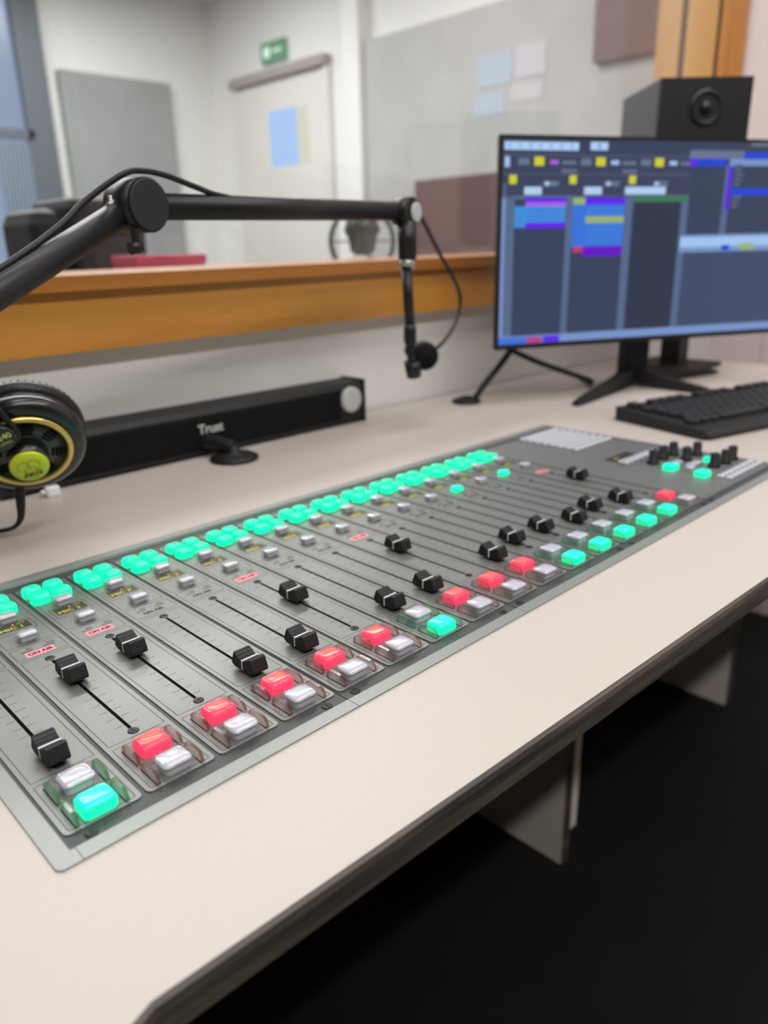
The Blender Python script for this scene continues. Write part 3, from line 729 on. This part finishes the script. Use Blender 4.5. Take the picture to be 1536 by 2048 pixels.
# ------------------------------------------------------------------ soundbar
t = thing('soundbar', 'long black soundbar lying along the wall under the timber sill', 'soundbar', (.40, .372, 0))
b = MB()
pr = [(0, .002), (-.0025, .008), (-.002, .052), (.002, .059), (.040, .061), (.045, .055), (.045, .002)]
b.loops([[(x, y, z) for y, z in pr] for x in (-.262, .258)], 'black'); b.build('body', t)
b = MB(); b.loops([[(x, y, z) for y, z in ((-.0025, .008), (-.0045, .012), (-.004, .048), (-.002, .052))] for x in (-.255, .212)], 'grille'); b.text
b.build('front_grille', t)
b = MB(); b.T = Matrix.Translation((0, 0, 0)) @ Matrix(((1, 0, 0, -.006), (0, 0, -1, -.0052), (0, 1, 0, .0345), (0, 0, 0, 1)))
b.text('Trust', 0, 0, .016, 0, 'pale_disc', bold=.03); tag(b.build('lettering', t), 'pale lettering on the front')
b = MB(); b.lathe([(.0185, 0), (.0185, .006), (.016, .008)], (.2305, -.002, .036), (0, -1, 0), 'pale_disc', 32); tag(b.build('volume_dial', t), 'pale round dial')
b = MB(); b.box(.2575, .262, -.003, .046, 0, .062, 'black_soft'); b.build('end_cap', t)
b = MB(); b.lathe([(.030, 0), (.030, .003), (.024, .006), (.008, .010), (.006, .018)], (.001, -.042, 0), (0, 0, 1), 'black', 32); b.tube([(.001, -.042, .014), (-.006, -.02, .018), (-.014, 0, .018)], .009, 'black', 12); b.build('foot', t)

# ------------------------------------------------------------------ computer monitor
mon = thing('computer_monitor', 'flat computer monitor showing a playout screen on the desk beyond the console', 'monitor', (.87, .288, 0), -math.radians(26.87))
b = MB(); b.rbox(.269, .2415, .542, .306, -.008, -.002, .003, 'black', .0006); b.rbox(.269, .225, .40, .20, -.034, -.008, .02, 'black', .004)
o = b.build('rear_case', mon); o.rotation_euler = (math.pi / 2, 0, 0)
b = MB()
for (x0, x1, z0, z1) in ((-.003, .541, .088, .0955), (-.003, .541, .3905, .395), (-.003, .0025, .0955, .3905), (.5355, .541, .0955, .3905)): b.box(x0, x1, -.002, .002, z0, z1, 'black')
b.build('bezel', mon)
UI = dict(slate=(54, 64, 88), slate2=(62, 74, 104), dark=(46, 54, 74), head=(58, 66, 90), bar=(118, 146, 196), light=(160, 194, 236), blue=(58, 112, 214), cyan=(64, 140, 214), violet=(92, 36, 230), purple=(98, 20, 196), pink=(170, 96, 226), yel=(206, 206, 40), olive=(150, 176, 110), green=(62, 118, 84), royal=(30, 66, 206), white=(176, 204, 240), grey=(104, 114, 140), sep=(86, 104, 138), red=(190, 60, 120), line=(84, 94, 120))
for k, c in UI.items():
    M['ui_' + k] = glow('screen_' + k, c, 1.0, (8, 9, 12), .35)
b = MB()
def ui(u0, u1, v0, v1, c, lay=0): b.poly([(u0 * mm, -.0004 - lay * .00012, v0 * mm), (u1 * mm, -.0004 - lay * .00012, v0 * mm), (u1 * mm, -.0004 - lay * .00012, v1 * mm), (u0 * mm, -.0004 - lay * .00012, v1 * mm)], 'ui_' + c)
ui(2.5, 535.5, 95.5, 390.5, 'slate')
ui(325, 535.5, 103, 225, 'slate2', 1); ui(231, 318, 103, 303, 'dark', 1); ui(2.5, 332, 310, 368, 'head', 1)
ui(5, 127, 375, 386, 'white', 2)
for i in range(7): ui(12 + i * 17, 14 + i * 17, 377, 384, 'cyan', 3)
ui(147, 177, 376, 387, 'white', 2); ui(160, 164, 378, 385, 'cyan', 3)
ui(440, 475, 385, 390, 'grey', 2)
ui(2.5, 9, 98, 330, 'bar', 1); ui(9, 24, 98, 312, 'sep', 1); ui(2.5, 330, 368, 369.5, 'line', 2); ui(2.5, 330, 342, 343.5, 'line', 2); ui(2.5, 330, 312, 313.2, 'line', 2)
ui(6, 14, 352, 366, 'light', 2)
for u in (62, 166, 270): ui(u - 8, u + 8, 354, 366, 'yel', 3)
for u in (80, 184, 289): ui(u, u + 14, 356, 362, 'light' if u > 90 else 'pink', 3); ui(u + 20, u + 44, 356, 361, 'grey', 3); ui(u - 52, u - 34, 355, 364, 'grey', 3)
for u in (100, 205): ui(u, u + 26, 345, 349, 'grey', 3)
for u in (20, 120, 224): ui(u - 6, u + 6, 329, 341, 'yel', 3)
for u in (70, 175, 262): ui(u, u + 26, 326, 333, 'grey', 3); ui(u + 3, u + 10, 327, 332, 'white', 4)
ui(39, 68, 314, 325, 'white', 3); ui(140, 171, 314, 325, 'white', 3); ui(212, 286, 314, 325, 'white', 3)
for u0, u1 in ((111, 122), (214, 228), (318, 331)): ui(u0, u1, 98, 312, 'sep', 2)
ui(24, 111, 308, 312, 'sep', 2)
ui(42, 110, 304, 310, 'violet', 3); ui(42, 110, 298, 304, 'pink', 3); ui(24, 110, 275, 298, 'cyan', 3); ui(24, 42, 268, 275, 'cyan', 3); ui(42, 110, 267, 275, 'violet', 3)
for v in (279, 285, 291): ui(46, 108, v, v + 1.6, 'blue', 4)
ui(122, 143, 300, 310, 'olive', 3); ui(143, 214, 300, 310, 'violet', 3); ui(122, 214, 239, 300, 'blue', 3); ui(145, 213, 273, 283, 'olive', 4); ui(126, 146, 231, 239, 'red', 4); ui(143, 213, 224, 239, 'purple', 4)
for v in (246, 253, 260, 267, 287, 293): ui(146, 211, v, v + 1.8, 'cyan', 4)
ui(228, 330, 303, 312, 'green', 3)
ui(325, 428, 366, 378, 'grey', 3); ui(338, 396, 355, 366, 'royal', 4); ui(326, 338, 355, 366, 'violet', 4); ui(402, 535.5, 356, 366, 'bar', 3); ui(428, 478, 366, 376, 'royal', 3)
ui(396, 408, 253, 356, 'sep', 3); ui(401, 409, 290, 355, 'violet', 4); ui(410, 535.5, 312, 323, 'royal', 4)
for i in range(8): ui(414, 426 + (i % 3) * 3, 294 + i * 7.2 + (12 if i > 2 else 0), 296.6 + i * 7.2 + (12 if i > 2 else 0), 'grey', 4)
ui(322, 535.5, 226, 253, 'bar', 3); ui(322, 535.5, 234, 249, 'light', 4); ui(404, 420, 228, 236, 'royal', 5); ui(440, 470, 228, 238, 'olive', 5)
ui(2.5, 535.5, 95.5, 108, 'bar', 4); ui(2.5, 110, 95.5, 106, 'blue', 5); ui(52, 78, 96, 105, 'red', 6); ui(82, 110, 96, 106, 'violet', 6)
tag(b.build('screen', mon, recalc=False), 'lit blue screen with columns and coloured rows')
wm = mon.matrix_world
Rm = Matrix.Rotation(math.radians(26.87), 3, 'Z')
def ML(x, y, z=0): return Rm @ (Vector((x, y, z)) - Vector((.87, .288, 0)))
hub_ = ML(1.185, .222, 0)
b = MB(); b.rbox(hub_.x, hub_.y, .052, .030, .010, .17, .008, 'black', .002); b.box(hub_.x - .02, hub_.x + .02, .025, hub_.y, .13, .21, 'black'); b.build('stand_column', mon)
for ex, ey in ((.950, .190), (1.172, .064), (1.40, .160)):
    p = ML(ex, ey); b = MB()
    dv = (p - hub_).normalized(); sd = Vector((-dv.y, dv.x, 0)); ls = []
    for s, wd, z0, z1 in ((0, .017, .008, .034), (.35, .013, .004, .021), (.9, .008, .0, .010), (1.0, .006, .0, .006)):
        q = hub_ + (p - hub_) * s; ls.append([q - sd * wd + Vector((0, 0, z0)), q + sd * wd + Vector((0, 0, z0)), q + sd * wd * .7 + Vector((0, 0, z1)), q - sd * wd * .7 + Vector((0, 0, z1))])
    b.loops(ls, 'black'); b.build('stand_foot', mon)

t = thing('slanted_stand', 'thin black slanted stand with round foot by the left end of the monitor', 'stand', (.872, .338, 0))
b = MB(); b.lathe([(.024, 0), (.024, .003), (.018, .006), (.006, .010)], (-.006, .006, 0), (0, 0, 1), 'black', 32); b.build('foot', t)
b = MB(); b.tube([(.004, -.004, .006), (.022, -.012, .030), (.046, -.026, .062), (.062, -.032, .085), (.072, -.02, .105)], .0052, 'black', 12); b.build('rod', t)
b = MB(); b.tube([(.062, -.032, .080), (.10, -.062, .058), (.155, -.085, .036), (.22, -.085, .016), (.26, -.065, .005), (.30, -.02, .003)], .0048, 'cable', 10); b.build('cable', t)

# ------------------------------------------------------------------ keyboard
kb = thing('keyboard', 'black computer keyboard on the desk behind the console knobs', 'keyboard', (.8985, .0946, 0), math.radians(-14.6))
b = MB(); pr = [(-.163, 0), (-.164, .006), (-.158, .011), (-.004, .019), (0, .016), (0, 0)]
def sec(x, k): return [(x, y * 1.0 if 0 < -y < .16 else y - (k if y > -.1 else -k), z) for y, z in pr]
b.loops([sec(0, .007), sec(.003, .002), sec(.008, 0), sec(.442, 0), sec(.450, .005)], 'black_soft'); b.build('case', kb)
KM = MB(); KM.rbox(0, 0, .0162, .0162, 0, .0062, .002, 'key', .0016); KM = KM.mesh('key')
KS = MB(); KS.rbox(0, 0, .092, .0162, 0, .0062, .002, 'key', .0016); KS = KS.mesh('key')
sl = math.atan2(.008, .154)
def key(me, x, y): put(me, 'key', kb, (x, y, .0190 + (y + .004) * .052 + .0006), (sl, 0, 0))
rows = [-.020, -.046, -.065, -.084, -.103, -.122]
for ri, y in enumerate(rows):
    off = [0, 0, .006, .008, .012, 0][ri]
    for i in range(21):
        x = .020 + i * .0198 + (off if i < 14 else 0)
        if ri == 5 and 3 <= i <= 7:
            if i == 5: key(KS, x, y)
            continue
        if ri == 0 and i in (1, 6, 11, 16): continue
        if ri in (3,) and i in (15, 16, 17): continue
        if ri == 4 and i in (14, 16): continue
        key(KM, x, y)

# ------------------------------------------------------------------ loudspeaker on its stand
sp = thing('studio_loudspeaker', 'black studio loudspeaker behind the monitor, below the timber window frame', 'loudspeaker', (1.346, .213, .25), -math.radians(42.5))
W_, H_, D_ = .164, .262, .195
b = MB(); b.rbox(0, D_ / 2, W_, D_, 0, H_, .004, 'speaker_side', .003); b.build('cabinet', sp)
b = MB(); b.box(-W_ / 2 + .001, W_ / 2 - .001, -.006, 0, .001, H_ - .001, 'speaker_front'); b.build('baffle', sp)
b = MB(); b.lathe([(.030, 0), (.030, .0015), (.024, .002), (.016, -.003), (.0125, -.002)], (.002, -.006, .213), (0, -1, 0), 'dome', 36, cap0=False, cap1=False); b.lathe([(.0125, 0), (.010, .004), (.005, .0065), (.001, .007)], (.002, -.005, .213), (0, -1, 0), 'dome', 24); b.build('tweeter', sp)
b = MB(); b.lathe([(.066, 0), (.066, .002), (.060, .004), (.054, .002), (.022, -.0045)], (0, -.006, .092), (0, -1, 0), 'cone', 40, cap0=False, cap1=False); b.lathe([(.022, -.0045), (.014, .002), (.001, .004)], (0, -.006, .092), (0, -1, 0), 'cone', 28); b.build('woofer', sp)
t = thing('speaker_stand', 'black table stand under the loudspeaker, hidden behind the monitor', 'speaker stand', (1.43, .262, 0))
b = MB(); b.box(-.07, .07, -.07, .07, 0, .008, 'black'); b.build('stand_base', t)
b = MB(); b.box(-.02, .02, -.02, .02, .008, .242, 'black'); b.build('column', t)
b = MB(); b.box(-.06, .06, -.06, .06, .242, .2498, 'black'); b.build('top_plate', t)

# ------------------------------------------------------------------ light
def area(name, loc, sx, sy, power, col=(1, 1, 1), rot=(0, 0, 0)):
    l = bpy.data.lights.new(name, 'AREA'); l.shape = 'RECTANGLE'; l.size = sx; l.size_y = sy; l.energy = power; l.color = col
    o = bpy.data.objects.new(name, l); COL.objects.link(o); o.location = (loc[0], loc[1], loc[2] + Z0); o.rotation_euler = rot
    return o
area('ceiling_lamp_front', (-.1, -1.46, CE - .03), 3.2, .05, 59, (1.0, .97, .955))
area('ceiling_lamp_console', (.7, -.25, CE - .03), 2.0, .5, 20, (1.0, .975, .96))
area('ceiling_lamp_far', (1.2, 2.0, CE - .03), 2.6, .6, 80, (1.0, .995, .985))
area('ceiling_lamp_far', (1.2, 3.6, CE - .03), 2.6, .6, 80, (1.0, .995, .985))
wd = bpy.data.worlds.new('World'); S.world = wd; wd.use_nodes = True
wd.node_tree.nodes['Background'].inputs['Color'].default_value = (.8, .85, .9, 1)
wd.node_tree.nodes['Background'].inputs['Strength'].default_value = 0.05

# ------------------------------------------------------------------ camera
cd = bpy.data.cameras.new('Camera'); cam = bpy.data.objects.new('Camera', cd); COL.objects.link(cam)
right = Vector((.71492625, -.69882617, -.02285701)); up = Vector((.24313998, .21782574, .94521685)); fwd = Vector((.65556342, .6813178, -.32564192))
mw = Matrix.Identity(4)
for i in range(3): mw[i][0] = right[i]; mw[i][1] = up[i]; mw[i][2] = -fwd[i]
mw[0][3], mw[1][3], mw[2][3] = -.10375382, -.46063383, .24191972 + Z0
cam.matrix_world = mw
cd.sensor_fit = 'VERTICAL'; cd.sensor_height = 32.0; cd.sensor_width = 24.0
cd.lens = 1524.2 / 2048 * 32.0
cd.clip_start = .02; cd.clip_end = 50
cd.dof.use_dof = True; cd.dof.focus_distance = .455; cd.dof.aperture_fstop = cd.lens / 4.8
S.camera = cam

S.view_settings.view_transform = 'Standard'; S.view_settings.look = 'None'
S.view_settings.exposure = 0.0; S.view_settings.gamma = 1.0
S.view_settings.use_curve_mapping = False
cy = S.cycles
cy.use_denoising = True; cy.max_bounces = 8; cy.transparent_max_bounces = 24; cy.diffuse_bounces = 4
cy.sample_clamp_indirect = 4.0
